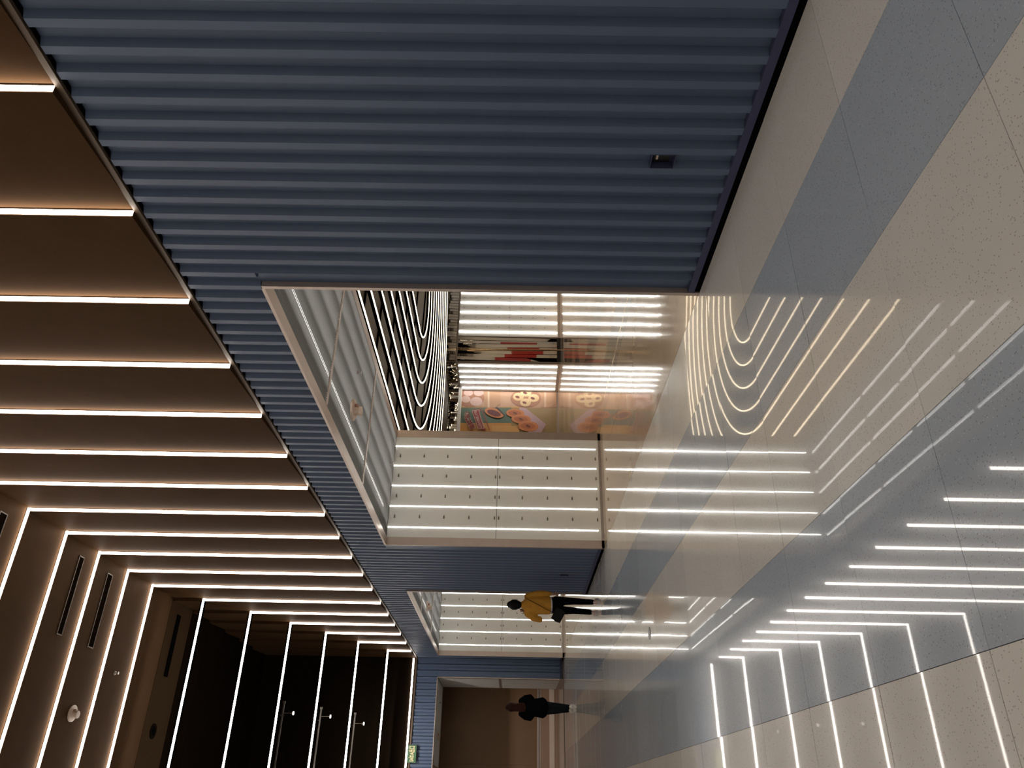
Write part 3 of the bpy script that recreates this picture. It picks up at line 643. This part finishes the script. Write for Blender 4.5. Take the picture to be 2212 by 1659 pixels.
def shoe(root, x, y, z, rz, m, s=1., pitch=0):
    """sneaker: lofted upper on a flat sole; heel at (x, y)"""
    mb = MB(); secs = [(-.05, .030, .085), (-.02, .037, .10), (.03, .038, .098), (.08, .040, .078), (.13, .045, .058), (.18, .044, .048), (.215, .030, .034)]
    n = len(mb.v); k_ = 10
    for yy, hw_, h in secs:
        for j in range(k_):
            a = math.pi * j / (k_ - 1); mb.v.append((hw_ * math.cos(a) * s, yy * s, (.018 + (h - .018) * math.sin(a) ** .8) * s))
    for i in range(len(secs) - 1):
        for j in range(k_ - 1): mb.f.append((i * k_ + j, (i + 1) * k_ + j, (i + 1) * k_ + j + 1, i * k_ + j + 1))
        mb.f.append((i * k_, i * k_ + k_ - 1, (i + 1) * k_ + k_ - 1, (i + 1) * k_))
    mb.f += [tuple(range(k_)), tuple((len(secs) - 1) * k_ + j for j in range(k_))]
    o = mb.build('shoe', m, None, True); o.parent = root; o.matrix_basis = Matrix.Translation((x, y, z)) @ Matrix.Rotation(rz, 4, 'Z') @ Matrix.Rotation(pitch, 4, 'X')
    sb = MB(); out = [(w_ * 1.06 * sx * s, yy * s) for sx, rng in ((1, secs), (-1, secs[::-1])) for yy, w_, h in rng]
    q_ = sb.prism(out, lambda p, t: (p[0], p[1], .02 * s if t else 0)).build('sole', white_cl, None); q_.parent = o
def hand(x, y, z, dirv, side, curl=.5, s=1.):
    """palm, four fingers and a thumb as limb polylines, pointing along dirv"""
    d_ = Vector(dirv).normalized(); u = Vector((0, 1, 0)) if abs(d_.y) < .8 else Vector((1, 0, 0)); sd = d_.cross(u).normalized(); inn = sd.cross(d_).normalized() * side
    o = Vector((x, y, z)); parts = [[tuple(o) + (.024 * s, .028 * s), tuple(o + d_ * .045 * s) + (.022 * s, .036 * s), tuple(o + d_ * .085 * s) + (.018 * s, .036 * s)]]
    for i, L_ in enumerate((.062, .072, .068, .052)):
        b = o + d_ * .085 * s + sd * (.027 - .018 * i) * s; m1 = b + (d_ * (1 - curl * .4) + inn * curl * .6) * L_ * .5 * s; e = m1 + (d_ * (1 - curl) + inn * curl) * L_ * .5 * s
        parts.append([tuple(b) + (.009 * s, .009 * s), tuple(m1) + (.0085 * s, .0085 * s), tuple(e) + (.0075 * s, .0075 * s)])
    b = o + d_ * .025 * s + sd * .026 * s; parts.append([tuple(b) + (.011 * s, .011 * s), tuple(b + (d_ * .6 + sd * .6 + inn * .4) * .035 * s) + (.010 * s, .010 * s), tuple(b + (d_ * 1.0 + sd * .6 + inn * .9) * .05 * s) + (.009 * s, .009 * s)])
    return parts

# ---------- walker in mustard (local: x right, y forward, z up)
pz = hit(1290, 1309, 2, 0)
man = thing('person', 'person in mustard sweater and black trousers walking away, holding a hand to the face', 'person', (3.48, 15.30, 0), rotz=math.radians(-14))
body = [[(0, .01, .86, .15, .10), (0, 0, .98, .155, .10), (0, 0, 1.12, .14, .095), (0, -.01, 1.28, .165, .105), (0, -.005, 1.40, .15, .085), (0, .02, 1.46, .07, .06), (0, .035, 1.51, .055, .055), (0, .05, 1.56, .058, .06)],
        [(0, .06, 1.57, .062, .075), (0, .065, 1.62, .076, .092), (0, .06, 1.67, .072, .088), (0, .055, 1.71, .05, .06)],
        [(0, .15, 1.605, .012, .014), (0, .158, 1.625, .010, .012)], [(-.078, .05, 1.63, .008, .02), (-.082, .045, 1.65, .008, .02)], [(.078, .05, 1.63, .008, .02), (.082, .045, 1.65, .008, .02)],
        [(.17, 0, 1.40, .05, .05), (.205, -.01, 1.25, .045, .045), (.225, -.01, 1.12, .04, .04), (.225, .03, .98, .032, .034), (.215, .05, .90, .026, .028)],
        [(-.17, 0, 1.40, .05, .05), (-.245, -.01, 1.25, .045, .045), (-.265, .03, 1.14, .042, .042), (-.21, .10, 1.27, .033, .033), (-.145, .135, 1.40, .026, .028)],
        [(.085, .0, .86, .088, .09), (.085, -.02, .62, .066, .07), (.085, -.06, .45, .052, .056), (.08, -.13, .25, .045, .048), (.08, -.16, .10, .035, .038)],
        [(-.085, .0, .86, .088, .09), (-.09, .07, .62, .066, .07), (-.09, .12, .45, .052, .056), (-.105, .15, .25, .045, .048), (-.12, .17, .10, .035, .038)]]
body += hand(.213, .055, .885, (-.05, .1, -1), 1, .5); body += hand(-.14, .14, 1.41, (.35, .05, 1), 1, .55)
organic('body', body, skin, man, .011, 3)
organic('sweater', [[(0, 0, .955, .175, .125), (0, 0, 1.05, .175, .122), (0, -.01, 1.18, .178, .12), (0, -.012, 1.30, .195, .125), (0, -.008, 1.39, .185, .105), (0, .0, 1.44, .12, .08), (0, .01, 1.465, .085, .07)],
    [(.16, -.005, 1.39, .068, .066), (.205, -.012, 1.26, .064, .062), (.228, -.012, 1.13, .058, .056), (.228, .025, 1.0, .048, .05), (.222, .045, .935, .042, .044)],
    [(-.16, -.005, 1.39, .068, .066), (-.245, -.012, 1.26, .066, .064), (-.272, .02, 1.13, .062, .06), (-.235, .085, 1.23, .052, .05), (-.185, .12, 1.33, .044, .044)]], mustard, man, .012, 5)
organic('shirt_hem', [[(0, .005, .895, .158, .112), (0, .0, .95, .162, .114), (0, 0, 1.0, .16, .112)]], white_cl, man, .012, 3)
organic('trousers', [[(0, .005, .78, .155, .118), (0, .005, .86, .168, .118), (0, .005, .92, .158, .108)],
    [(.085, .0, .84, .094, .105), (.088, -.025, .64, .078, .086), (.088, -.06, .46, .066, .07), (.082, -.125, .27, .058, .062), (.08, -.16, .11, .052, .056)],
    [(-.085, .0, .84, .094, .105), (-.092, .07, .64, .078, .086), (-.095, .12, .46, .066, .07), (-.108, .15, .27, .058, .062), (-.122, .172, .12, .052, .056)]], cloth_blk, man, .012, 5)
organic('hair', [[(0, -.01, 1.525, .06, .04), (0, .0, 1.57, .084, .07), (0, .02, 1.63, .10, .10), (0, .038, 1.69, .098, .104), (0, .045, 1.73, .07, .078)], [(-.082, .05, 1.60, .018, .04), (-.082, .05, 1.68, .02, .05)], [(.082, .05, 1.60, .018, .04), (.082, .05, 1.68, .02, .05)]], hair_blk, man, .011, 3)
shoe(man, .08, -.17, 0, -.1, shoe_m, 1.12, 0); shoe(man, -.125, .16, 0, .12, shoe_m, 1.12)
ph = MB().box(-.006, .006, -.036, .036, 0, .15).build('phone', phone_m); ph.parent = man; ph.matrix_basis = Matrix.Translation((-.098, .125, 1.46)) @ Matrix.Rotation(.25, 4, 'Y') @ Matrix.Rotation(.2, 4, 'X')
tag(ph, 'dark phone held to the face', None); del ph['category']
bag = thing('crossbody_bag', 'black crossbody bag on a thin strap at the hip of the walker in mustard', 'bag', man.matrix_basis @ Vector((-.22, -.06, .70)), rotz=math.radians(-14))
def bag_part(name, mb, m, rot=0.): 
    o = mb.build(name, m, None, False); o.parent = bag; o.matrix_basis = Matrix.Rotation(rot, 4, 'Y'); return o
bag_part('pouch', MB().prism([(-.12, 0), (.10, -.02), (.13, .05), (.12, .17), (-.10, .19), (-.13, .10)], lambda p, t: (p[0], -.04 if not t else .05, p[1])), leather, .42)
bag_part('flap', MB().prism([(-.125, .08), (.128, .06), (.125, .178), (-.105, .198)], lambda p, t: (p[0], -.047 if not t else -.04, p[1])), leather, .42)
st = []
for i in range(9):
    a = i / 8; st.append(Vector((.145 - .30 * a, -.128 - .012 * math.sin(a * 3.1), 1.445 - .60 * a)) - Vector((-.22, -.06, .70)))
mb = MB()
for a, b in zip(st, st[1:]):
    n = len(mb.v); w_ = Vector((.013, 0, .016)); th = Vector((0, .006, 0))
    mb.v += [tuple(a - w_ - th), tuple(a + w_ - th), tuple(b + w_ - th), tuple(b - w_ - th), tuple(a - w_ + th), tuple(a + w_ + th), tuple(b + w_ + th), tuple(b - w_ + th)]
    mb.f += [tuple(n + i for i in q) for q in ((0, 1, 2, 3), (7, 6, 5, 4), (0, 4, 5, 1), (1, 5, 6, 2), (2, 6, 7, 3), (3, 7, 4, 0))]
bag_part('strap', mb, leather)

q = hit(1403, 1368, 2, 0); t = thing('floor_cover', 'small round metal cover set in the floor near the walker in mustard', 'floor cover', (q.x, q.y, 0))
MB().lathe([(0, 0), (.062, 0), (.062, .002), (0, .002)], (q.x, q.y, .0005), 28).build('plate', steel, t); MB().lathe([(.064, 0), (.075, 0), (.075, .004), (.064, .004)], (q.x, q.y, .0005), 28).build('rim', black, t)

# ---------- walker in black
wm = thing('person', 'person in black jacket and dark jeans with long auburn hair walking to the end opening', 'person', (2.33, 22.3, 0), rotz=math.radians(-6))
body2 = [[(0, .01, .88, .15, .10), (0, 0, 1.0, .145, .095), (0, 0, 1.15, .13, .09), (0, -.01, 1.30, .15, .095), (0, -.005, 1.41, .135, .08), (0, .02, 1.47, .06, .055), (0, .035, 1.53, .05, .05), (0, .045, 1.58, .052, .055)],
         [(0, .055, 1.59, .06, .072), (0, .06, 1.64, .074, .09), (0, .055, 1.69, .07, .086), (0, .05, 1.725, .048, .058)], [(0, .148, 1.625, .012, .014), (0, .155, 1.645, .010, .012)],
         [(.16, 0, 1.41, .046, .046), (.245, -.01, 1.28, .042, .042), (.27, .02, 1.15, .038, .038), (.2, .14, 1.08, .03, .03), (.12, .2, 1.06, .025, .027)],
         [(-.16, 0, 1.41, .046, .046), (-.245, -.01, 1.28, .042, .042), (-.27, .02, 1.15, .038, .038), (-.2, .14, 1.08, .03, .03), (-.12, .2, 1.06, .025, .027)],
         [(.075, 0, .88, .085, .09), (.07, .03, .65, .066, .07), (.06, .05, .47, .052, .056), (.045, -.02, .27, .045, .05), (.035, -.05, .10, .034, .038)],
         [(-.08, 0, .88, .085, .09), (-.08, .02, .65, .066, .07), (-.07, .04, .47, .052, .056), (-.05, .06, .27, .045, .05), (-.045, .08, .10, .034, .038)]]
body2 += hand(.115, .205, 1.06, (-.9, .3, .1), 1, .6); body2 += hand(-.115, .205, 1.06, (.9, .3, .1), -1, .6)
organic('body', body2, skin, wm, .011, 3)
organic('jacket', [[(0, .0, .81, .27, .17), (.0, .0, .90, .25, .155), (0, 0, 1.05, .225, .14), (0, -.01, 1.20, .225, .135), (0, -.012, 1.32, .225, .13), (0, -.008, 1.42, .175, .105), (0, .0, 1.48, .09, .075)],
    [(.155, -.005, 1.41, .075, .07), (.24, -.012, 1.28, .08, .072), (.265, .02, 1.15, .075, .066), (.21, .13, 1.08, .055, .055), (.15, .18, 1.07, .045, .046)],
    [(-.155, -.005, 1.41, .075, .07), (-.24, -.012, 1.28, .08, .072), (-.265, .02, 1.15, .075, .066), (-.21, .13, 1.08, .055, .055), (-.15, .18, 1.07, .045, .046)]], cloth_blk, wm, .012, 5)
organic('jeans', [[(0, .005, .80, .15, .115), (0, .005, .88, .165, .115), (0, .005, .94, .155, .105)],
    [(.075, 0, .86, .098, .105), (.072, .03, .66, .085, .09), (.062, .05, .48, .074, .078), (.048, -.02, .28, .066, .07), (.036, -.05, .13, .06, .062)],
    [(-.08, 0, .86, .098, .105), (-.085, .02, .66, .085, .09), (-.078, .04, .48, .074, .078), (-.055, .06, .28, .066, .07), (-.05, .08, .13, .06, .062)]], denim, wm, .012, 5)
organic('hair', [[(0, -.115, 1.25, .06, .02), (0, -.12, 1.32, .115, .032), (0, -.11, 1.41, .125, .04), (0, -.075, 1.49, .105, .055), (0, -.03, 1.55, .10, .085), (0, .01, 1.61, .112, .112), (0, .03, 1.67, .122, .122), (0, .04, 1.72, .115, .115), (0, .04, 1.75, .092, .095)], [(-.085, .04, 1.45, .022, .03), (-.088, .05, 1.60, .022, .04), (-.08, .05, 1.70, .022, .05)], [(.085, .04, 1.45, .022, .03), (.088, .05, 1.60, .022, .04), (.08, .05, 1.70, .022, .05)]], hair_red, wm, .011, 3)
shoe(wm, .035, -.06, 0, -.12, shoe_w, 1.12); shoe(wm, -.05, .07, 0, .15, shoe_w, 1.12)
